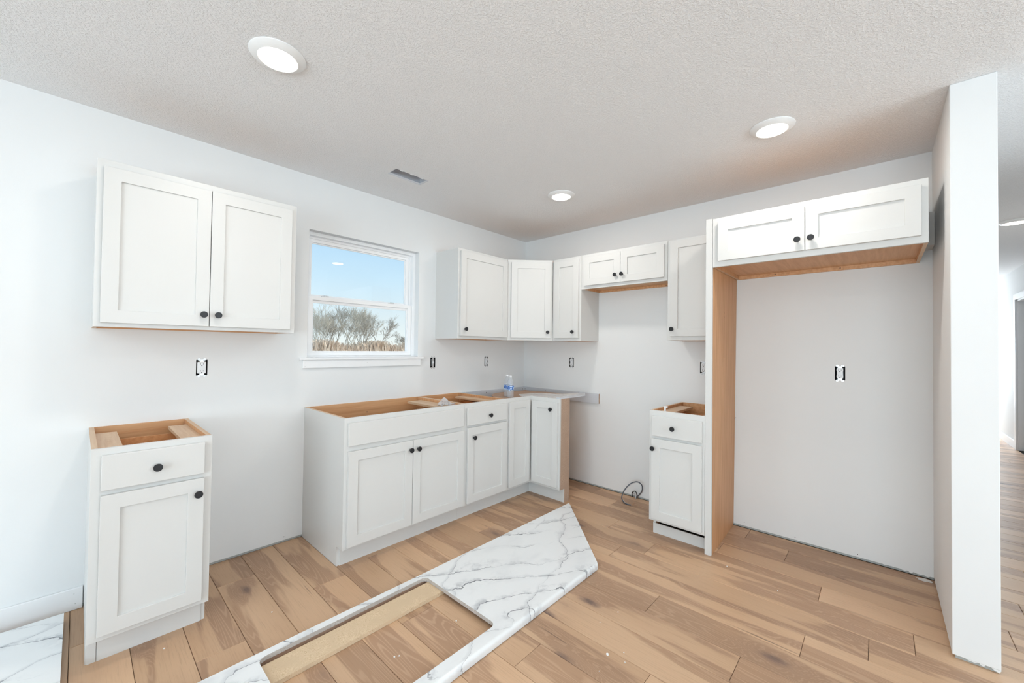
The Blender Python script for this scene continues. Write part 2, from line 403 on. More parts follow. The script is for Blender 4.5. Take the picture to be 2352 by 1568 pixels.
hb = [(y - 1.05, y + 1.05, *HZ) for y, _ in OB]
wr = struct(obj('wall_right', MB().plate(-122.69, 0, 0.6, H, 0, 4.5, hb, 'x'), M_WALL))
obj('bottom_plate', Bx(0.30, 4.4, -122.69, 0, 0, 0.6), M_PLATE, wr)
rag = MB()
for y, wd, dz in ((-117.3, 1.1, 0.22), (-118.6, 0.8, 0.4), (-119.6, 1.3, 0.12), (-121.2, 0.9, 0.3), (-114.2, 0.7, 0.1)):
    rag.prism([(y, 0.62), (y - wd, 0.62), (y - wd * 0.7, 0.6 - dz), (y - wd * 0.25, 0.6 - dz * 0.6)], -0.02, 0.3, 'x')
obj('torn_paper', rag, M_WALL, wr)
wp = struct(obj('wall_partition', Bx(-30.87, 335, -128.0, -122.69, 0.62, H), M_WALL, bevel=0.12))
obj('bottom_plate', Bx(-30.4, 335, -127.6, -123.1, 0, 0.62), M_PLATE, wp)
rag = MB()
for y, wd, dz in ((-124.2, 1.3, 0.18), (-125.7, 0.6, 0.3), (-127.0, 1.0, 0.42)):
    rag.prism([(y, 0.64), (y - wd, 0.64), (y - wd * 0.8, 0.62 - dz), (y - wd * 0.2, 0.62 - dz * 0.5)], -30.86, -30.5, 'x')
obj('torn_paper', rag, M_WALL, wp)
# wall beyond the hall, with its door
DX0, DX1 = 172.0, 209.0
wh = struct(obj('wall_hall', MB().plate(0, 335, 0, H, -172.5, -168, [(DX0, DX1, -1, 80.4)], 'y'), M_WALL))
obj('wall_hall_end', MB().plate(-172.5, -122, 0, H, 335, 339.5, [(-163, -133, 20, 82)], 'x'), M_WALL)['kind'] = 'structure'
wf = struct(obj('wall_front_right', Bx(0, 4.5, -284, -172.5, 0, H), M_WALL))
struct(obj('wall_front', MB().plate(-304, 4.5, 0, H, -284.5, -280, [(-142, -22, 20, 80)], 'y'), M_WALL))  # unseen window opening, placed to even out the light on the cabinets
struct(obj('wall_back', MB().plate(-280, 0, 0, H, -304.5, -300, [(-208, -72, 1, 84)], 'x'), M_WALL))
for nm, pl, fr in (('window_2', (-142, -22, 20, 80), 'y'), ('window_3', (-163, -133, 20, 82), 'x'), ('window_4', (-208, -72, 1, 84), 'b')):
    a0, a1, z0, z1 = pl; mb = MB(); n_ = 3 if nm != 'window_3' else 1
    wd = (a1 - a0) / n_
    for k in range(n_):
        lo, hi = a0 + k * wd, a0 + (k + 1) * wd
        mb.ring(lo, hi, z0, z1, lo + 2, hi - 2, z0 + 2, z1 - 2, 0, 3)
    if fr == 'y': mb.v = [(x, -283.5 + y, z) for x, y, z in mb.v]
    elif fr == 'x': mb.v = [(336 + y, x, z) for x, y, z in mb.v]
    else: mb.v = [(-304 + y, x, z) for x, y, z in mb.v]
    struct(obj(nm, mb, M_VINYL))
VX = (-76.55, -66.35, -21.4, -17.1)     # duct hole in the ceiling
ce = struct(obj('ceiling', MB().plate(-304, 339, -284, 0, H, H + 0.6, [VX], 'z'), M_CEIL))
obj('roof_deck', MB().box(-310, 345, -290, 12, H + 9, H + 10), M_SIDING, ce)
rs_ = MB(); rs_.box(-310, 345, -290, -284.5, H, H + 9).box(-310, -304.5, -284, 6, H, H + 9).box(339.5, 345, -284, 6, H, H + 9); obj('rim_board', rs_, M_SIDING, ce)

for y, z in ((-84.9, 1.6), (-97.0, 1.2), (-109.7, 1.2)):
    obj('screw', MB().lathe([(0.10, -0.03), (0.10, 0.02)], 8, 'x', (0, y, z)), M_DARK, wr)
obj('screw', MB().lathe([(0.10, -0.03), (0.10, 0.02)], 8, 'y', (-94.5, 0, 1.4)), M_DARK, wl)
# baseboards
bb = struct(obj('baseboard_left', Bx(-300, -130.05, -0.55, -0.0, 0.02, 4.15), M_TRIM, bevel=0.12))
for z in (1.2, 3.1):
    obj('nail_hole', MB().lathe([(0.07, -0.57), (0.07, -0.54)], 8, 'y', (-130.9 - z * 0.1, 0, z)), M_PLATE, bb)
struct(obj('baseboard_hall', Bx(213.0, 335, -168, -167.4, 0.02, 4.2), M_TRIM, bevel=0.1))
struct(obj('baseboard_hall_near', Bx(0, 168, -168, -167.4, 0.02, 4.2), M_TRIM, bevel=0.1))
d1 = thing('door_1', 'x', 'x'); del d1['label']; del d1['category']; struct(d1)
obj('door_slab', Bx(DX0 + 0.8, DX1 - 0.8, -172.0, -170.6, 0.4, 79.4), M_TRIM, d1, bevel=0.08)
obj('jamb', MB().box(DX0, DX0 + 0.75, -172.5, -168, 0, 80.4).box(DX1 - 0.75, DX1, -172.5, -168, 0, 80.4).box(DX0, DX1, -172.5, -168, 79.6, 80.4), M_TRIM, d1)
cs = obj('casing', MB().box(DX0 - 3, DX0, -168.0, -167.2, 0, 80.4).box(DX1, DX1 + 3.4, -168.0, -167.2, 0, 80.4).box(DX0 - 3, DX1 + 3.4, -168.0, -167.2, 80.4, 83.4), M_TRIM, d1, bevel=0.08)

# floor: one object per plank where the photo shows them
fl = struct(obj('floor', Bx(-304, 339, -284, 2, -1.2, -0.32), M_DARK))
PW = 6.93
YJ = {0: -86.6, 1: -96.55, 2: -83.2, 3: -104.4, 4: -70.2, 5: -64.3, 6: -55.8, 7: -80.0, 8: -96.55, 9: -61.0, 10: -87.1, 11: -70.55, 12: -48.8, 13: -73.8, 14: -87.5, 15: -59.3, 16: -33.0, 17: -45.5, 18: -62.1, 19: -20.9 - 48 * 0.55}
def plank_geo(mb, x0, x1, y0, y1):
    g = 0.03; c = 0.065; x0 += g; x1 -= g; y0 += g; y1 -= g; i = len(mb.v)
    mb.v += [(x0, y0, -0.3), (x1, y0, -0.3), (x1, y1, -0.3), (x0, y1, -0.3), (x0, y0, -c), (x1, y0, -c), (x1, y1, -c), (x0, y1, -c),
             (x0 + c, y0 + c, 0), (x1 - c, y0 + c, 0), (x1 - c, y1 - c, 0), (x0 + c, y1 - c, 0)]
    for a in (0, 4):
        for k in range(4):
            j = (k + 1) % 4; mb.f.append((i + a + k, i + a + j, i + a + 4 + j, i + a + 4 + k)); mb.m.append(0)
    mb.f.append((i + 8, i + 9, i + 10, i + 11)); mb.m.append(0)
rest = MB(); rp_ = random.Random(3)
for k in range(-48, 44):
    x1 = -k * PW; x0 = x1 - PW
    if x1 > 338: continue
    jy = YJ.get(k, -rp_.uniform(0, 48) - 48)
    ylo, yhi = (-284, 0.3) if k >= 0 else (-168, -127.6)
    if k < 0: jy = -131.15 - rp_.uniform(0, 48) if k < -1 else -150.0
    js = [jy + 48 * t for t in range(-8, 9)]
    js = [yhi] + sorted([j for j in js if ylo + 1 < j < yhi - 1], reverse=True) + [ylo]
    for a, b in zip(js[:-1], js[1:]):
        cx_, cy_ = (x0 + x1) / 2, (a + b) / 2
        vis = (cx_ + 131.5) * 0.735 + (a + 114) * 0.678 > 12 and (cx_ < 95) and a > -200
        if cx_ > -20 and cx_ < 0 and a < -170: vis = False
        if vis:
            mb = MB(); plank_geo(mb, x0, x1, b, a)
            obj('plank', mb, M_PLANK, fl, loc=(cx_, cy_, 0), fixn=False)
        else: plank_geo(rest, x0, x1, b, a)
o = obj('distant_planks', rest, M_PLANK, fl, fixn=False); o['kind'] = 'stuff'

# ------------------------------------------------------------------ window over the sink
wn = thing('window_1', 'x', 'x', (0, 0, 0)); del wn['label']; del wn['category']; struct(wn)
fy0, fy1 = 2.2, 5.6
fr = obj('window_frame', MB().ring(WX0, WX1, WZ0, WZ1, WX0 + 0.95, WX1 - 0.95, WZ0 + 0.35, WZ1 - 0.9, fy0, fy1), M_VINYL, wn, bevel=0.06)
obj('track', MB().ring(WX0 + 0.95, WX1 - 0.95, WZ0 + 0.35, WZ1 - 0.9, WX0 + 1.35, WX1 - 1.35, WZ0 + 0.7, WZ1 - 1.5, 3.7, 4.0), M_VINYL, fr)
lx0, lx1 = WX0 + 1.0, WX1 - 1.0
ls = obj('lower_sash', MB().ring(lx0, lx1, 48.25, 65.0, lx0 + 1.25, lx1 - 1.35, 49.25, 63.9, 2.7, 3.7), M_VINYL, wn, bevel=0.08)
obj('glazing_stop', MB().ring(lx0 + 1.25, lx1 - 1.35, 49.25, 63.9, lx0 + 1.65, lx1 - 1.75, 49.6, 63.1, 3.2, 3.6), M_VINYL, ls, bevel=0.04)
obj('pane', Bx(lx0 + 1.5, lx1 - 1.6, 3.38, 3.42, 49.4, 63.3), M_GLASS, ls)
us = obj('upper_sash', MB().ring(lx0 + 0.3, lx1 - 0.3, 64.2, 81.85, lx0 + 1.1, lx1 - 1.55, 65.3, 80.35, 4.05, 5.0), M_VINYL, wn, bevel=0.08)
obj('glazing_stop', MB().ring(lx0 + 1.1, lx1 - 1.55, 65.3, 80.35, lx0 + 1.4, lx1 - 1.85, 65.6, 80.0, 4.45, 4.8), M_VINYL, us, bevel=0.04)
obj('pane', Bx(lx0 + 1.3, lx1 - 1.7, 4.58, 4.62, 65.4, 80.2), M_GLASS, us)
for x in (-84.0, -63.0):
    lk = obj('sash_lock', MB().box(x - 1.0, x + 1.0, 2.85, 3.6, 65.0, 65.18).lathe([(0.36, 65.15), (0.36, 65.42), (0.0, 65.46)], 14, 'z', (x, 3.2, 0)).box(x - 0.1, x + 1.0, 3.0, 3.25, 65.3, 65.45), M_STEEL, wn, bevel=0.03)
sl = struct(obj('trim_1', Bx(-91.7, -52.85, -1.0, 2.2, 47.12, 47.86), M_TRIM, bevel=0.1))
sl2 = struct(obj('trim_2', Bx(-90.95, -53.85, -0.62, 0, 45.0, 47.12), M_TRIM, bevel=0.06))
for x, z in ((-90.4, 46.4), (-90.4, 45.5), (-54.5, 46.3), (-54.5, 45.5), (-72.8, 46.2)):
    obj('nail_hole', MB().lathe([(0.06, -0.64), (0.06, -0.6)], 8, 'y', (x, 0, z)), M_PLATE, sl2)

# ------------------------------------------------------------------ cabinets
def knob(parent, x, z, y=-0.75):
    pr = [(0.30, 0.0), (0.30, -0.08), (0.20, -0.16), (0.19, -0.5), (0.36, -0.62), (0.60, -0.70), (0.63, -0.78), (0.63, -0.92), (0.58, -0.98), (0.50, -0.98), (0.48, -0.955), (0.0, -0.955)]
    return obj('knob', MB().lathe([(r, h) for r, h in pr], 28, 'y', (x, y, z)), M_KNOB, parent, smooth=True, loc=(0, 0, 0))
def door(cab, x0, x1, z0, z1, kn=None, st=2.28):
    d = obj('door', MB().ring(x0, x1, z0, z1, x0 + st, x1 - st, z0 + st, z1 - st, -0.75, -0.02), M_CAB, cab, bevel=0.055)
    obj('door_panel', Bx(x0 + st - 0.2, x1 - st + 0.2, -0.42, -0.16, z0 + st - 0.2, z1 - st + 0.2), M_CAB, d)
    if kn: knob(d, *kn)
    return d
def drawer(cab, x0, x1, z0, z1, kn=None, depth=20, box=True):
    d = obj('drawer', Bx(x0, x1, -0.75, -0.02, z0, z1), M_CAB, cab, bevel=0.09)
    if kn: knob(d, *kn)
    if box:
        a, b = x0 + 0.9, x1 - 0.9; t = 0.5
        obj('drawer_box', MB().box(a, b, 0.8, depth, z0 + 0.6, z0 + 0.9).box(a, a + t, 0.8, depth, z0 + 0.9, z1 - 1.0).box(b - t, b, 0.8, depth, z0 + 0.9, z1 - 1.0).box(a + t, b - t, depth - t, depth, z0 + 0.9, z1 - 1.2).box(a + t, b - t, 0.8, 0.8 + t, z0 + 0.9, z1 - 1.0), M_MAP_Y, d)
    return d
MM = [M_CAB, M_MAP_Z, M_CHIP, M_STRIP]
def wall_cab(name, label, loc, rot, w, h, d, holes, rec=0.75, left=0, right=0, grain=None):
    t = thing(name, label, 'cabinet', loc, rot)
    mx = grain or M_MAP_X
    obj('face_frame', MB().plate(0, w, 0, h, 0, 0.75, holes, 'y'), M_CAB, t, bevel=0.04)
    for nm, x0, x1, out, k in (('side_panel', 0.12, 0.62, left, 'x-'), ('side_panel', w - 0.62, w - 0.12, right, 'x+')):
        obj(nm, Bx(x0 - (0.1 if k == 'x-' else 0), x1 + (0.1 if k == 'x+' else 0), 0.75, d, 0.0, h, 1, {k: out, 'z-': 3, 'y+': 1}), MM, t)
    obj('bottom_panel', Bx(0.62, w - 0.62, 0.75, d - 0.25, rec, rec + 0.5), mx, t)
    obj('top_panel', Bx(0.62, w - 0.62, 0.75, d - 0.25, h - 0.5, h), mx, t)
    obj('back_panel', Bx(0.62, w - 0.62, d - 0.25, d, 0, h), mx, t)
    obj('back_rail', Bx(0.62, w - 0.62, d - 0.85, d - 0.25, 0.0, rec), mx, t)
    return t
R90 = -math.pi / 2
UZ = 54.0
# upper cabinet, far left
t = wall_cab('wall_cabinet', 'white two-door wall cabinet left of the window', (-130.0, -12.0, UZ), 0, 32.85, 30, 12, [(1.5, 16.0, 1.5, 28.5), (17.0, 31.3, 1.5, 28.5)], 0.45)
door(t, 0.85, 16.4, 0.75, 28.65, (15.45, 3.1)); door(t, 16.52, 31.75, 0.75, 28.75, (17.85, 3.1))
# upper cabinet right of the window
t = wall_cab('wall_cabinet', 'white single-door wall cabinet just right of the window', (-47.6, -12.0, UZ), 0, 23.6, 30, 12, [(1.5, 22.1, 1.5, 28.5)], 0.3)
door(t, 0.75, 22.95, 0.95, 29.1, (2.6, 3.2))
# diagonal corner cabinet
t = thing('corner_wall_cabinet', 'white diagonal-front wall cabinet in the room corner', 'cabinet', (-24, -12, UZ), -math.pi / 4)
dw = 12 * math.sqrt(2)
def loc_(x, y):   # world -> frame of the diagonal cabinet
    dx, dy = x + 24, y + 12; c, s_ = math.cos(math.pi / 4), math.sin(math.pi / 4)
    return (dx * c - dy * s_, dx * s_ + dy * c)
obj('face_frame', MB().plate(0.05, dw - 0.05, 0, 30, 0, 0.75, [(1.9, 15.1, 1.5, 28.5)], 'y'), M_CAB, t, bevel=0.04)
pent = [loc_(-23.95, -11.2), loc_(-11.2, -23.95), loc_(-0.05, -23.95), loc_(-0.05, -0.05), loc_(-23.95, -0.05)]
obj('bottom_panel', MB().prism(pent, 0.3, 0.8), M_MAP_X, t)
obj('top_panel', MB().prism(pent, 29.5, 30), M_MAP_X, t)
for a, b in ((0, 4), (1, 2)):
    (ax, ay), (bx, by) = pent[a], pent[b]; nx, ny = (by - ay), -(bx - ax); L_ = math.hypot(nx, ny); nx, ny = nx / L_ * 0.25, ny / L_ * 0.25
    if a == 0: nx, ny = -nx, -ny
    obj('side_panel', MB().prism([(ax, ay), (bx, by), (bx - nx, by - ny), (ax - nx, ay - ny)], 0, 29.5), MM[1], t)
door(t, 1.5, 16.2, 0.9, 28.95, (15.0, 3.1))
# narrow upper on the right wall
t = wall_cab('wall_cabinet', 'narrow white wall cabinet between the corner cabinet and the short cabinet', (-12, -24.1, UZ), R90, 12.45, 30, 12, [(1.5, 10.9, 1.5, 28.5)], 0.3)
door(t, 1.1, 11.6, 0.95, 29.0, (9.6, 3.1))
# short cabinet over the range gap
t = wall_cab('wall_cabinet', 'short white two-door wall cabinet over the empty range gap', (-12, -36.6, 72.05), R90, 30.3, 12, 12, [(1.5, 14.7, 1.5, 10.6), (15.6, 28.8, 1.5, 10.6)], 0.75)
door(t, 1.3, 15.08, 1.05, 11.05, (13.5, 3.5)); door(t, 15.22, 29.4, 1.05, 11.05, (15.9, 3.5))
for x in (7.5, 25.5): obj('screw', MB().lathe([(0.12, 11.1), (0.12, 11.16)], 8, 'y', (x, 0, 0.38)), M_DARK, t)
# upper beside the fridge panel
t = wall_cab('wall_cabinet', 'white single-door wall cabinet against the tall fridge panel', (-12, -67.0, UZ), R90, 14.3, 30, 12, [(1.5, 12.8, 1.5, 28.5)], 0.3)
door(t, 0.9, 13.3, 1.15, 29.5, (1.65, 3.3))
# cabinet over the fridge space
t = wall_cab('fridge_top_cabinet', 'deep white two-door cabinet over the empty fridge space', 'x' and (-24, -82.95, 72.0), R90, 37.65, 12.2, 24, [(1.5, 18.2, 1.5, 10.7), (19.4, 36.1, 1.5, 10.7)], 0.95)
door(t, 1.35, 18.8, 1.3, 11.0, (17.55, 3.7)); door(t, 18.95, 36.7, 1.3, 11.0, (19.95, 3.75))
for x in (9.5, 23.5): obj('screw', MB().lathe([(0.14, 23.05), (0.14, 23.13)], 8, 'y', (x, 0, 0.5)), M_DARK, t)
# tall fridge end panel
t = thing('fridge_end_panel', 'tall panel with white front edge and maple side beside the fridge space', 'panel', (-24, -81.35, 0), R90)
mb = Bx(0.55, 1.5, 0.8, 23.95, 0, 84.35, 0)
mb.v = [((x - 0.75 * (y > 20) * (1 - z / 84.35)), y, z) for x, y, z in mb.v]
pn = obj('side_panel', mb, M_MAP_Z, t)
obj('front_stile', Bx(0.0, 1.5, 0.0, 0.8, 0, 84.4), M_CAB, t, bevel=0.05)
for y, z in ((10.5, 61.3), (10.5, 60.2), (10.5, 49.3), (21.8, 31.6), (22.8, 31.6)):
    obj('screw', MB().lathe([(0.11, 1.49), (0.11, 1.53)], 8, 'x', (0, y, z)), M_DARK, t)
tag(obj('filler_block', Bx(-6.5, -0.05, -122.6, -120.75, 74.7, 81.9), M_MUD), 'small grey filler block wedged between the fridge cabinet and the partition wall', 'block')

def base_sides(t, w, d, left=0, right=0, rd=None, toe=True):
    for i_, (x0, x1, out, k, dd) in enumerate(((0.12, 0.75, left, 'x-', d), (w - 0.75, w - 0.12, right, 'x+', rd or d))):
        poly = [(0.75, 4.5), (3.0, 4.5), (3.0, 0), (dd, 0), (dd, 34.5), (0.75, 34.5)]
        mb = MB(); nn = len(poly)
        if k == 'x-': x0 -= 0.1
        else: x1 += 0.1
        mb.prism(poly, x0, x1, 'x', 1, side=[0, 0, 0, 1, 3, 0], bot=(out if k == 'x-' else 1), top=(out if k == 'x+' else 1))
        obj('side_panel', mb, MM, t)
def base_body(t, w, d=24.0, left=0, right=0, braces=(), toe_h=4.5, rd=None, holes=(), toe_x=(0.12, None)):
    base_sides(t, w, d, left, right, rd)
    obj('face_frame', MB().plate(0, w, 4.5, 34.5, 0, 0.75, holes, 'y'), M_CAB, t, bevel=0.04)
    obj('bottom_panel', Bx(0.75, w - 0.75, 0.75, d - 0.5, 4.6, 5.1), M_MAP_Y, t)
    obj('back_panel', Bx(0.75, w - 0.75, d - 0.7, d - 0.5, 4.5, 32.9), M_MAP_X, t)
    obj('back_rail', Bx(0.75, w - 0.75, d - 0.5, d, 30.5, 34.5), M_MAP_X, t)
    for a, b in braces: obj('brace', Bx(a, b, 0.75, d - 3.2, 33.1, 33.7, 0, {'z+': 0}), [M_STRIP], t)
    x1 = toe_x[1] if toe_x[1] is not None else w - 0.12
    obj('toe_kick', Bx(toe_x[0], x1, 2.75, 3.0, 0.0, toe_h), M_CAB, t)

BZ = 4.5
# small base cabinet, far left
t = thing('base_cabinet', 'narrow white base cabinet under the far left wall cabinet, open top', 'cabinet', (-129.95, -24, 0))
base_body(t, 15.3, braces=((0.75, 3.8), (11.5, 14.55)), holes=[(1.5, 13.8, 6, 26.6), (1.5, 13.8, 28.4, 33)], toe_x=(1.3, 14.6))
obj('toe_filler', Bx(0.15, 1.25, 2.75, 3.0, 0, 4.5), M_CAB, t, bevel=0.03)
drawer(t, 1.15, 14.15, 28.0, 33.5, (7.75, 30.5)); door(t, 1.15, 14.15, 5.45, 27.2, (13.25, 24.6))
# sink base
SX = -90.12
t = thing('sink_base_cabinet', 'wide white open-topped sink base cabinet below the window', 'cabinet', (SX, -24, 0))
base_body(t, 35.8, left=0, braces=((29.8, 35.0),), holes=[(1.5, 34.3, 6, 26.2), (1.5, 34.3, 28.4, 33)], toe_x=(0.65, 35.78))
drawer(t, 0.75, 35.1, 28.1, 33.4, None, box=False).name = 'false_drawer_front'
door(t, 0.8, 17.85, 5.1, 26.85, (17.05, 24.5)); door(t, 17.98, 35.25, 5.1, 26.85, (19.35, 24.5))
obj('screw', MB().lathe([(0.14, 23.2), (0.14, 23.31)], 8, 'y', (17.5, 0, 31.4)), M_DARK, t)
# drawer base
t = thing('drawer_base_cabinet', 'white base cabinet with one drawer between the sink base and the corner', 'cabinet', (-54.32, -24, 0))
base_body(t, 18.0, braces=((13.4, 17.25),), holes=[(1.5, 16.5, 6, 26.4), (1.5, 16.5, 28.4, 33)], toe_x=(0.0, 18.0))
drawer(t, 0.75, 17.5, 28.0, 33.15, (9.65, 30.25)); door(t, 0.9, 17.6, 5.1, 27.3, (3.05, 24.3))
# corner base (lazy susan) : own frame = world axes with origin at the room corner
t = thing('corner_base_cabinet', 'white corner base cabinet with two right-angled doors and a raw particleboard end', 'cabinet', (0, 0, 0))
obj('face_frame', MB().plate(-36.3, -24.0, 4.5, 34.5, -24, -23.25, [(-35, -24.7, 6, 33)], 'y').plate(-36.45, -24.0, 4.5, 34.5, -24, -23.25, [(-35, -24.7, 6, 33)], 'x'), M_CAB, t, bevel=0.04)
obj('side_panel', MB().prism([(-23.25, 4.5), (-21.0, 4.5), (-21.0, 0), (-18.3, 0), (-18.3, 34.5), (-23.25, 34.5)], -36.45, -35.8, 'y'), M_CHIP, t)
obj('side_panel', MB().prism([(-23.25, 4.5), (-21.0, 4.5), (-21.0, 0), (-18.3, 0), (-18.3, 34.5), (-23.25, 34.5)], -36.2, -35.8, 'x'), M_CHIP, t)
obj('back_panel', MB().prism([(-18.5, -35.7), (-18.2, -35.7), (-4.2, -21), (-4.2, -4.2), (-21, -4.2), (-35.7, -18.2), (-35.7, -18.5), (-21.1, -4.5), (-4.5, -4.5), (-4.5, -21.1)], 0.2, 33.4, 'z'), M_MAP_Z, t)
obj('toe_kick', MB().box(-36.3, -20.75, -21.25, -21, 0, 4.5).box(-21.25, -21.0, -36.45, -21.25, 0, 4.5), M_CAB, t)
obj('toe_filler', Bx(-21.35, -21.25, -36.4, -35.1, 0, 4.6), M_CAB, t)
cc_ = [(-18.2 + 14.3 * math.cos(k * math.pi / 32), -19.0 + 14.3 * math.sin(k * math.pi / 32)) for k in range(64)]
ins = [p for p in cc_ if not (p[0] < -22.6 and p[1] < -22.6)]
st0 = next(k for k in range(len(ins)) if math.dist(ins[k], ins[k - 1]) > 3)
ins = ins[st0:] + ins[:st0] + [(-22.6, -32.5), (-22.6, -22.6), (-31.9, -22.6)][::-1]
sh = obj('revolving_shelf', MB().prism(ins, 33.05, 33.7), M_CHIP, t)
d = obj('door', MB().ring(-35.5, -25.1, 5.4, 33.3, -33.3, -27.3, 7.7, 31.0, -24.75, -24.02), M_CAB, t, bevel=0.055)
obj('door_panel', Bx(-33.5, -27.1, -24.42, -24.15, 7.5, 31.2), M_CAB, d)
mb = MB().ring(25.1, 35.95, 5.4, 33.2, 27.3, 33.7, 7.7, 31.0, -24.75, -24.02); mb.v = [(y, -x, z) for x, y, z in mb.v]
d = obj('door', mb, M_CAB, t, bevel=0.055)
obj('door_panel', Bx(-24.42, -24.15, -33.9, -27.1, 7.5, 31.2), M_CAB, d)
mk = MB().lathe([(0.30, 0.0), (0.30, -0.08), (0.20, -0.16), (0.19, -0.5), (0.36, -0.62), (0.60, -0.70), (0.63, -0.78), (0.63, -0.92), (0.58, -0.98), (0.5, -0.98), (0.48, -0.955), (0, -0.955)], 28, 'x', (-24.75, -33.5, 30.9))
obj('knob', mk, M_KNOB, d, smooth=True)
# right base cabinet
t = thing('base_cabinet', 'narrow white base cabinet against the tall fridge panel, open top', 'cabinet', (-24, -66.9, 0), R90)
base_body(t, 14.4, braces=((0.75, 4.6),), holes=[(1.5, 12.9, 6, 26.6), (1.5, 12.9, 28.4, 33)], toe_h=2.75, toe_x=(0.05, 14.35))
obj('toe_gap_shade', Bx(0.75, 13.6, 5.5, 5.6, 0, 4.5), M_DARK, t)  # dark sheet standing in for the shade above the low toe kick
drawer(t, 0.85, 13.9, 27.7, 33.1, (6.7, 30.3)); door(t, 0.85, 13.9, 5.2, 26.95, (1.4, 24.3))
# plastic clip resting in the right base cabinet
tag(obj('plastic_clip', MB().box(-20.6, -19.4, -70.2, -69.2, 33.7, 33.95).box(-20.3, -19.9, -69.9, -69.4, 33.9, 35.2).box(-20.3, -19.6, -70.3, -69.3, 35.0, 35.4), M_CAP, bevel=0.08), 'small white plastic clip standing on the brace inside the right base cabinet', 'clip')

# ledgers for the missing worktop
ld = tag(obj('ledger_board', Bx(-36.2, -0.76, -0.75, -0.02, 30.9, 34.5), M_LEDGER, bevel=0.04), 'pale grey ledger board screwed to the window wall behind the bottles', 'board')
for x in (-23.4, -1.7): obj('screw', MB().lathe([(0.14, -0.8), (0.14, -0.74)], 8, 'y', (x, 0, 33.6)), M_DARK, ld)
ld = tag(obj('ledger_board', Bx(-0.75, -0.02, -37.25, -0.02, 30.9, 34.5, 0, {'y-': 1}), [M_LEDGER, M_CHIP]), 'pale grey ledger board on the right wall ending past the corner cabinet', 'board')
for y in (-1.3, -12.4): obj('screw', MB().lathe([(0.14, -0.8), (0.14, -0.74)], 8, 'x', (0, y, 33.6)), M_DARK, ld)
tag(obj('support_cleat', MB().prism([(-23.2, -34.2), (-23.2, -36.3), (-18.4, -36.9), (-9.4, -36.95), (-3.2, -33.0), (-4.2, -31.0), (-9.6, -33.6)], 34.5, 34.78, side=0), [M_LEDGER]), 'pale board strip reaching from the corner cabinet end towards the right wall', 'board')
tag(obj('laminate_offcut', MB().prism([(-24.3, -18.6), (-26.2, -20.4), (-27.2, -22.2), (-28.2, -24.0), (-24.1, -24.1), (-23.9, -34.0), (-9.5, -33.4), (-4.2, -30.9), (-9.0, -28.9), (-13.2, -26.5), (-13.5, -23.4), (-15.8, -20.6), (-19.5, -19.4)], 34.5, 34.56), M_OFFCUT), 'torn-edged marble laminate offcut lying across the corner base cabinet', 'offcut')

# bottles
def bottle(loc, label):
    t = thing('water_bottle', label, 'bottle', loc)
    pr = [(0, 0.12), (0.9, 0.0), (1.22, 0.12), (1.27, 0.4), (1.20, 0.62), (1.27, 0.85), (1.20, 1.1), (1.27, 1.35), (1.2, 1.6), (1.27, 1.85), (1.2, 2.1), (1.27, 2.4), (1.24, 2.6), (1.24, 4.3), (1.28, 4.5), (1.26, 4.9), (1.12, 5.5), (0.85, 6.2), (0.6, 6.7), (0.48, 6.95), (0.45, 7.3), (0, 7.3)]
    obj('bottle_body', MB().lathe(pr, 28), M_PET, t, smooth='all')
    obj('bottle_label', MB().lathe([(1.27, 2.65), (1.285, 2.7), (1.285, 4.2), (1.27, 4.25)], 28, cap=False), M_LABEL, t, smooth=True)
    obj('bottle_cap', MB().lathe([(0.50, 7.15), (0.52, 7.2), (0.52, 7.65), (0.46, 7.72), (0, 7.72)], 20), M_CAP, t, smooth=True)
    return t
bottle((-28.35, -18.2, 33.7), 'clear water bottle with blue label, the nearer of two on the corner base')
bottle((-27.25, -15.65, 33.75), 'clear water bottle with blue label, half hidden behind the other bottle')

# plastic scrap on the sink cabinet
mb = MB(); rr = random.Random(5); gx, gy = 9, 7; ix = len(mb.v)
for j in range(gy):
    for i_ in range(gx):
        u, v = i_ / (gx - 1), j / (gy - 1)
        mb.v.append((-60.5 + 5.2 * u + rr.uniform(-.25, .25), -21.0 + 5.2 * v * (0.4 + 0.7 * u) + rr.uniform(-.25, .25), 33.75 + abs(math.sin(5 * u + 3 * v)) * 0.5 + 1.3 * u * v + rr.uniform(0, .3)))
for j in range(gy - 1):
    for i_ in range(gx - 1):
        q = j * gx + i_; mb.f.append((q, q + 1, q + gx + 1, q + gx)); mb.m.append(0)
tag(obj('plastic_scrap', mb, M_FILM, fixn=False), 'crumpled clear plastic scrap on the brace of the sink base cabinet', 'plastic')

# ------------------------------------------------------------------ marble worktop on the floor
t = thing('worktop', 'long white marble worktop with a sink cutout lying on the floor', 'worktop', (-80, -53, 0))
def rr_poly(x0, x1, y0, y1, r, seg=8):
    out = []
    for cx_, cy_, a0 in ((x1 - r, y1 - r, 0), (x0 + r, y1 - r, 90), (x0 + r, y0 + r, 180), (x1 - r, y0 + r, 270)):
        for k in range(seg + 1):
            a = math.radians(a0 + 90 * k / seg); out.append((cx_ + r * math.cos(a), cy_ + r * math.sin(a)))
    return out
xl = -127.0; yb = -40.15; yf = -65.0; hx = lambda y: y + 16.65
outer = [(xl, yb), (xl, yf), (hx(yf), yf), (hx(yb), yb)]
hole = rr_poly(-111.45, -79.75, -63.0, -41.6, 1.2)
mb = MB(); loops = [[Vector((a, b, 0)) for a, b in outer], [Vector((a, b, 0)) for a, b in hole]]
tri = geometry.tessellate_polygon(loops); allp = outer + hole; nn = len(allp)
mb.v = [(a, b, 1.5) for a, b in allp] + [(a, b, 0.78) for a, b in allp]
for q in tri:
    mb.f.append(tuple(q)); mb.m.append(0); mb.f.append(tuple(nn + k for k in reversed(q))); mb.m.append(1)
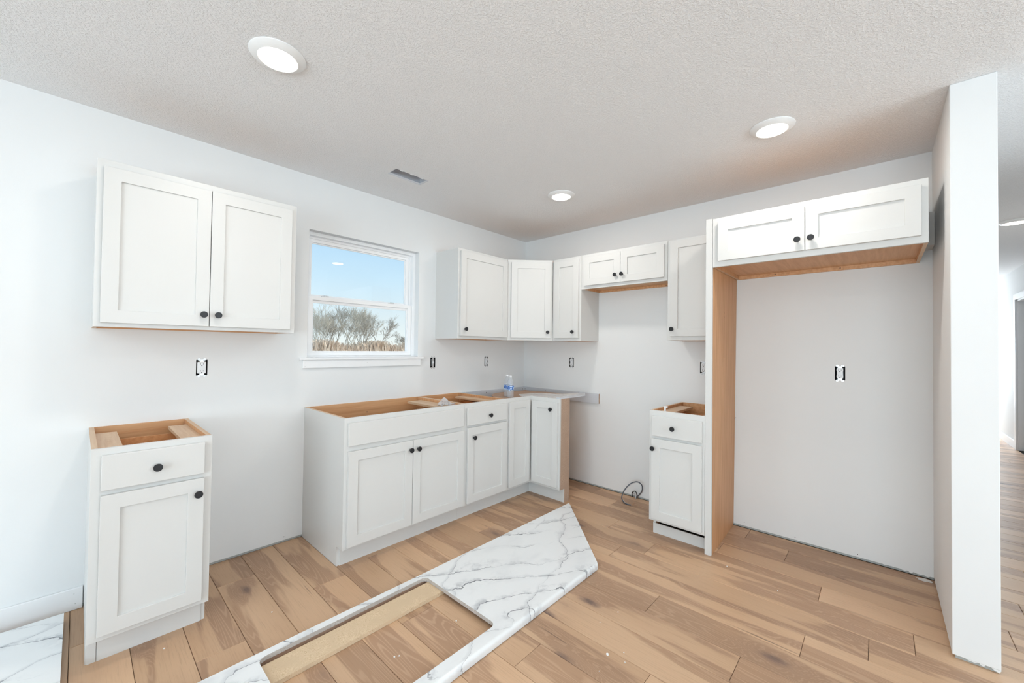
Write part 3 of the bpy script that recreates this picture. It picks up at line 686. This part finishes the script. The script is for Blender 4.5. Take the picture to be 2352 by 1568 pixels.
for st_, ln_, mi in ((0, 4, 1), (4, len(hole), 1)):
    for k in range(ln_):
        a, b = st_ + k, st_ + (k + 1) % ln_; mb.f.append((a, b, nn + b, nn + a)); mb.m.append(2 if st_ else 1)
off = (80, 53)
def sh_(mb): mb.v = [(x + 80, y + 53, z) for x, y, z in mb.v]; return mb
obj('deck', sh_(mb), [M_MARB, M_CHIP, M_CHIPG], t)
prof = [(yf, 1.5)] + [(-65.15 - 0.6 * math.sin(math.radians(a)), 0.9 + 0.6 * math.cos(math.radians(a))) for a in range(0, 91, 15)] + [(-65.75 + 0.2 * (1 - math.cos(math.radians(a))), 0.22 - 0.2 * math.sin(math.radians(a))) for a in range(0, 91, 30)] + [(yf - 0.15, 0.02), (yf, 0.02)]
mb = MB(); k = len(prof)
for y, z in prof: mb.v.append((xl, y, z))
for y, z in prof: mb.v.append((hx(y), y, z))
for i_ in range(k):
    j = (i_ + 1) % k; mb.f.append((i_, j, k + j, k + i_)); mb.m.append(0)
mb.f.append(tuple(range(k))); mb.m.append(1); mb.f.append(tuple(range(2 * k - 1, k - 1, -1))); mb.m.append(0)
obj('front_nosing', sh_(mb), [M_MARB, M_CHIP], t, smooth=True)
mb = MB(); 
mb.prism([(xl, -64.95), (hx(-64.95), -64.95), (hx(-63.6), -63.6), (xl, -63.6)], 0.02, 0.78)
mb.prism([(xl, -41.3), (hx(-41.3) - 1, -41.3), (hx(yb) - 1, yb - 0.02), (xl, yb - 0.02)], 0.02, 0.78)
mb.prism([(-50.4, -64.9), (hx(-64.9), -64.9), (hx(-42), -42), (hx(-42) - 2, -42)], 0.02, 0.78, m=1)
obj('build_up_strip', sh_(mb), [M_CHIP, M_MARB], t)
tag(obj('particleboard_strip', Bx(-116, -75.5, -47.3, -42.45, 0.02, 0.76), M_CHIPL, bevel=0.03, loc=(-95, -45, 0)), 'bare particleboard strip on the floor under the worktop cutout', 'board')
# second worktop piece, bottom left
t2 = thing('worktop_offcut', 'short white marble worktop piece on the floor at bottom left beside the baseboard', 'worktop', (-150, -16, 0))
obj('deck', MB().box(-22, 17.6, -12.4, 12.35, 0.78, 1.5, 1, {'z+': 0, 'x+': 0}), [M_MARB2, M_CHIP], t2)
obj('front_nosing', MB().prism([(-12.4, 1.5), (-12.7, 1.44), (-12.95, 1.1), (-13.0, 0.2), (-12.8, 0.02), (-12.4, 0.02)], -22, 17.6, 'x'), M_MARB2, t2, smooth=True)
obj('build_up_strip', Bx(-22, 17.5, -12.35, -11, 0.02, 0.78), M_CHIP, t2)
obj('build_up_strip', Bx(-22, 17.5, 11, 12.3, 0.02, 0.78), M_CHIP, t2)

# ------------------------------------------------------------------ outlets
def outlet(label, loc, rot, kind):
    t = thing({'switch': 'light_switch'}.get(kind, 'outlet'), label, 'switch' if kind == 'switch' else 'outlet', loc, rot)
    w_, h_ = 1.04, 1.74
    mb = MB()
    mb.box(-w_, w_, 2.4, 2.5, -h_, h_).box(-w_, -w_ + .06, 0.02, 2.4, -h_, h_).box(w_ - .06, w_, 0.02, 2.4, -h_, h_).box(-w_, w_, 0.02, 2.4, h_ - .06, h_).box(-w_, w_, 0.02, 2.4, -h_, -h_ + .06)
    obj('wall_box', mb, M_BLACK, t)
    ym = MB()
    ym.prism([(-.42, -1.78), (.42, -1.78), (.42, 1.78), (-.42, 1.78)], -0.05, 0.0, 'y')
    for sx in (-1, 1):
        for sz in (-1, 1):
            ym.lathe([(0.10, -0.055), (0.27, -0.055), (0.27, 0.0), (0.10, 0.0)], 14, 'y', (sx * 0.52, 0, sz * 1.88), cap=False)
            ym.box(*sorted((sx * 0.25, sx * 0.45)), -0.05, 0.0, *sorted((sz * 1.6, sz * 1.85)))
    obj('mounting_strap', ym, M_STEEL, t)
    for sz in (-1, 1): obj('screw', MB().lathe([(0.13, -0.12), (0.13, -0.04)], 10, 'y', (0, 0, sz * 1.64)), M_STEEL, t)
    if kind == 'duplex':
        b = MB()
        for s_ in (-1, 1):
            pts = []
            for k in range(28):
                a = 2 * math.pi * k / 28; x = 0.68 * math.cos(a); z = 0.68 * math.sin(a); z = max(-0.56, min(0.56, z)); pts.append((x, z + s_ * 0.78))
            b.prism(pts, -0.22, 0.3, 'y')
        b.prism([(-.55, -.4), (.55, -.4), (.55, .4), (-.55, .4)], -0.12, 0.9, 'y'); b.box(-.62, .62, 0.1, 1.1, -1.35, 1.35)
        bd = obj('receptacle', b, M_DEV, t, bevel=0.02)
        cz = (0.78, -0.78); yy = -0.22
    elif kind == 'gfci':
        bd = obj('receptacle', MB().box(-.82, .82, -0.16, 1.2, -1.32, 1.32), M_DEV, t, bevel=0.16, seg=3)
        obj('test_button', MB().box(-.28, .28, -0.21, -0.1, 0.03, 0.2).box(-.28, .28, -0.21, -0.1, -0.2, -0.03), M_DEV, bd, bevel=0.02)
        cz = (0.78, -0.78); yy = -0.16
    else:
        bd = obj('switch_body', MB().box(-.5, .5, -0.1, 1.1, -1.2, 1.2), M_STEEL, t, bevel=0.04)
        obj('toggle', MB().box(-.16, .16, -0.6, 0, -0.35, 0.3), M_DEV, bd, bevel=0.05); cz = ()
    for z in cz:
        obj('slots', MB().box(-.30, -.22, yy - .01, yy + .05, z - .08, z + .24).box(.22, .29, yy - .01, yy + .05, z - .06, z + .2).lathe([(0.11, yy - 0.012), (0.11, yy + 0.05)], 10, 'y', (0, 0, z - 0.3)), M_BLACK, bd)
    return t
outlet('rectangular white outlet under the far left wall cabinet', (OA[0][0], 0, 45.75), 0, 'gfci')
outlet('uncovered metal-strapped switch on the wall right of the window sill', (OA[1][0], 0, 45.75), 0, 'switch')
outlet('duplex outlet on the window wall nearer the corner, above the bottles', (OA[2][0], 0, 45.75), 0, 'duplex')
outlet('duplex outlet on the right wall above the corner ledger board', (0, OB[0][0], 45.75), R90, 'duplex')
outlet('rectangular outlet partly hidden by the tall fridge panel', (0, OB[1][0], 45.75), R90, 'gfci')
outlet('duplex outlet alone in the middle of the fridge space wall', (0, OB[2][0], 45.75), R90, 'duplex')

# ------------------------------------------------------------------ ceiling lights and duct
def can(label, x, y, r=4.0, watts=LAMP_W):
    t = thing('ceiling_light', label, 'ceiling light', (x, y, H))
    obj('trim_ring', MB().lathe([(r, 0.0), (r, -0.12), (r - 0.1, -0.22), (r - 0.7, -0.55), (2.85, -0.72), (2.75, -0.66), (2.75, -0.3)], 56, cap=False), M_SHELLW, t, smooth=True)
    obj('diffuser', MB().lathe([(2.78, -0.5), (2.5, -0.74), (1.2, -0.80), (0, -0.81)], 48, cap=False), M_EMIT, t, smooth='all')
    d_ = bpy.data.lights.new('lamp', 'AREA'); d_.shape = 'DISK'; d_.size = 5.4 * I; d_.energy = watts; d_.color = (1.0, 0.95, 0.89)
    l = bpy.data.objects.new('lamp', d_); C.objects.link(l); l.parent = t; l.location = (0, 0, -0.9 * I)
    return t
can('round recessed ceiling light at top left, nearest the camera', -110.9, -43.1)
can('round recessed ceiling light nearest the room corner', -34.0, -43.3)
can('round recessed ceiling light above the fridge side of the kitchen', -35.4, -97.5)
can('round ceiling light in the hall beyond the partition wall', 88.0, -148.3)
can('round recessed ceiling light behind the top edge of the view', -110.9, -100.0)
can('added unseen ceiling light in the living area on the left', -200.0, -70.0)  # this lamp and the next two are unseen, added to brighten the room
can('added unseen ceiling light in the living area on the right', -200.0, -180.0)
can('added unseen ceiling light near the front wall', -90.0, -210.0)

t = thing('duct_opening', 'uncovered rectangular air duct opening in the ceiling near the window', 'vent', (-71.45, -19.25, H))
a, b, c_, d_ = VX[0] + 71.45, VX[1] + 71.45, VX[2] + 19.25, VX[3] + 19.25
mb = MB().box(a, b, c_, d_, 3.4, 3.5).box(a, a + .05, c_, d_, 0.02, 3.5).box(b - .05, b, c_, d_, 0.02, 3.5).box(a, b, c_, c_ + .05, 0.02, 3.5).box(a, b, d_ - .05, d_, 0.02, 3.5)
obj('duct', mb, M_DUCT, t)
fl_ = MB().box(a, b, d_ - 0.9, d_ - 0.06, 0.06, 0.12).box(b - 0.7, b, c_, d_, 0.02, 0.08)
obj('flange', fl_, M_DUCT, t)
for x in (a + 1.2, a + 4.2, a + 7.4): obj('tab', Bx(x, x + 0.8, c_ - 0.25, c_ + 0.1, -0.12, 0.05), M_CEIL, t)

# ------------------------------------------------------------------ cable loop by the range gap
cab1 = [[-0.8, -52.3, 0.3], [-1.6, -53.6, 1.8], [-2.2, -54.9, 3.6], [-2.8, -55.2, 5.6], [-3.2, -54.5, 6.5], [-3.6, -53.5, 6.7], [-4.0, -51.9, 5.9], [-4.6, -50.7, 4.6], [-5.2, -49.7, 2.8], [-6.0, -49.5, 1.2], [-6.8, -50.2, 0.5], [-7.8, -51.4, 0.28], [-8.3, -52.7, 0.28], [-8.2, -53.9, 0.3]]
def smoothpts(P, k=4):
    P = [Vector(p) for p in P]; out = []
    for i_ in range(len(P) - 1):
        p0, p1, p2, p3 = P[max(i_ - 1, 0)], P[i_], P[i_ + 1], P[min(i_ + 2, len(P) - 1)]
        for s_ in range(k):
            t_ = s_ / k; out.append(0.5 * ((2 * p1) + (p2 - p0) * t_ + (2 * p0 - 5 * p1 + 4 * p2 - p3) * t_ * t_ + (3 * p1 - p0 - 3 * p2 + p3) * t_ ** 3))
    return out + [P[-1]]
t = thing('cable_loop', 'dark electrical cable loop coming out of the wall base in the range gap', 'cable', (-4, -52, 0))
sp_ = [p + Vector((4, 52, 0)) for p in smoothpts(cab1)]
obj('cable', MB().tube(sp_, 0.17, 8), M_CABLE, t, smooth='all')
obj('cable_jacket', MB().tube([p + Vector((0.12, -0.02, -0.22)) if i_ < 40 else p + Vector((0.2, -0.1, 0)) for i_, p in enumerate(sp_)], 0.14, 8), M_STEEL, t, smooth='all')
obj('bare_wire', MB().tube([(-4.2, -1.9, .3), (-3.4, -2.3, .5), (-2.8, -2.4, .9)], 0.08, 6).tube([(-4.2, -1.9, .3), (-3.8, -2.6, .3), (-3.2, -3.0, .5)], 0.07, 6), [M_COPPER], t)
c2 = [[-1.0, -50.9, 0.3], [-1.2, -50.9, 1.6], [-1.5, -51.7, 2.5], [-1.6, -52.4, 2.6], [-1.4, -52.7, 1.8], [-1.0, -52.8, 0.5]]
tag(obj('wire_stub', MB().tube(smoothpts(c2), 0.15, 8), M_CABB, smooth='all'), 'short black wire stub curling up inside the dark cable loop', 'cable')
c3 = [[-0.7, -50.6, 0.4], [-0.9, -50.9, 1.3], [-1.1, -51.5, 1.7], [-1.0, -52.0, 1.0], [-1.4, -52.4, 0.2]]
tag(obj('cable_end', MB().tube(smoothpts(c3), 0.17, 8), M_CABW, smooth='all'), 'white cable end beside the black wire stub at the wall base', 'cable')

# ------------------------------------------------------------------ crumbs and dust
rr = random.Random(11)
for x, y, s_ in ((-70.5, -80.2, .24), (-59.4, -76.3, .13), (-26.3, -87.1, .14), (-64.4, -75.2, .1), (-29.3, -97.7, .1), (-70, -83.1, .1), (-82.7, -55.5, .16), (-95.3, -55, .18), (-94.6, -55.3, .12), (-105.5, -28.2, .14), (-120.8, -25.5, .14), (-74.5, -81.0, .1), (-68.2, -82.0, .1)):
    pts = [(x + s_ * math.cos(a) * rr.uniform(.6, 1.2), y + s_ * math.sin(a) * rr.uniform(.6, 1.2)) for a in [k * 2 * math.pi / 6 for k in range(6)]]
    tag(obj('drywall_crumb', MB().prism(pts, 0.0, s_ * 0.8), M_CRUMB, loc=(x, y, 0)), 'tiny white drywall crumb on the oak floor', 'debris', 'drywall crumbs scattered on the floor')
pts = [(-1.3 + 0.9 * math.cos(a) * rr.uniform(.4, 1.2), -121.2 + 1.3 * math.sin(a) * rr.uniform(.6, 1.1)) for a in [k * 2 * math.pi / 14 for k in range(14)]]
tag(obj('plaster_lump', MB().prism(pts, 0.0, 0.10), M_MUD, bevel=0.04), 'grey plaster lump at the foot of the wall where it meets the partition', 'debris')

# ------------------------------------------------------------------ outside
gr = struct(obj('ground_outside', Bx(-6000, 9000, 6.7, 12000, -26, -22), M_FIELD))
def tree(label, x, y, h, seed, mt, name='bare_tree', group=None, spread=0.55, depth=6, r0=None, low=False):
    R = random.Random(seed); mb = MB()
    def seg(p, q, ra, rb):
        d = (q - p).normalized(); a = d.cross(Vector((0.3, 1, 0.2))).normalized(); b = a.cross(d); i = len(mb.v)
        for P, rad in ((p, ra), (q, rb)):
            for k in range(3):
                an = k * 2.0944; mb.v.append(tuple(P + (a * math.cos(an) + b * math.sin(an)) * rad))
        for k in range(3):
            j = (k + 1) % 3; mb.f.append((i + k, i + j, i + 3 + j, i + 3 + k)); mb.m.append(0)
    def grow(p, d, L, rad, n_):
        q = p + d * L
        seg(p, q, rad, rad * 0.72)
        if n_ == 0: return
        for k in range(3 if n_ > 1 else 3):
            ax = Vector((R.gauss(0, 1), R.gauss(0, 1), R.gauss(0, 0.5))).normalized()
            nd = (d + ax * spread * R.uniform(0.6, 1.3) + Vector((0, 0, 0.12))).normalized()
            grow(p + d * L * R.uniform(0.55, 1.0), nd, L * R.uniform(0.62, 0.86), max(rad * 0.6, 0.3), n_ - 1)
    r0 = r0 or h * 0.009
    if low:
        for k in range(7):
            a = R.uniform(0, 6.28); grow(Vector((math.cos(a) * 3, math.sin(a) * 3, 0)), Vector((math.cos(a) * .9, math.sin(a) * .9, R.uniform(.4, 1.2))).normalized(), h * 0.30, r0, depth - 1)
    else: grow(Vector((0, 0, 0)), Vector((R.uniform(-.06, .06), R.uniform(-.06, .06), 1)).normalized(), h * 0.30, r0, depth)
    o = obj(name, mb, mt, fixn=False); o.location = (x * I, y * I, -22 * I)
    return tag(o, label, 'tree' if name == 'bare_tree' else 'shrub', group)
TR = ((458, 1400, 205), (512, 1400, 180), (565, 1400, 215), (622, 1400, 205), (500, 1520, 240), (560, 1520, 235), (625, 1520, 250), (690, 1520, 225),
      (560, 1660, 265), (640, 1660, 275), (715, 1660, 250))
for i_, (x, y, h) in enumerate(TR):
    tree('leafless grey-brown tree in the dense thicket seen through the window', x, y, h * 1.08, 20 + i_, M_BARK if i_ % 2 else M_BARK2, group='bare trees of the thicket outside', depth=6, spread=0.50)
tree('tall slender leafless tree at the right end of the thicket outside', 748, 1480, 225, 61, M_BARK, depth=6, spread=0.50)
tree('small leafless tree at the right edge of the window view', 858, 1480, 140, 62, M_BARK, spread=0.6)
tree('dark brown domed shrub outside, right of the thicket', 790, 1420, 95, 71, M_SHRUB, 'shrub', low=True, spread=0.8)
tree('russet orange shrub outside at the foot of the thicket', 655, 1380, 78, 72, M_RED, 'shrub', low=True, spread=0.9)
tree('low russet shrub outside at the left end of the thicket', 470, 1380, 62, 73, M_RED, 'shrub', low=True, spread=0.9)
mb = MB(); R = random.Random(9)
for k in range(14000):
    x = R.uniform(300, 1050); y = R.uniform(1330, 1480); h_ = R.uniform(62, 96) * (0.92 + 0.12 * math.sin(x * 0.03)); dx = R.gauss(0, 14)
    mb.quad([(x - .9, y, -22), (x + .9, y, -22), (x + dx + .5, y + R.gauss(0, 2), -22 + h_), (x + dx - .5, y, -22 + h_ * 0.98)])
o = obj('tall_dry_grass', mb, M_FIELD, fixn=False); o['kind'] = 'stuff'; tag(o, 'tangle of pale dry grass and brush outside below the trees', 'grass')
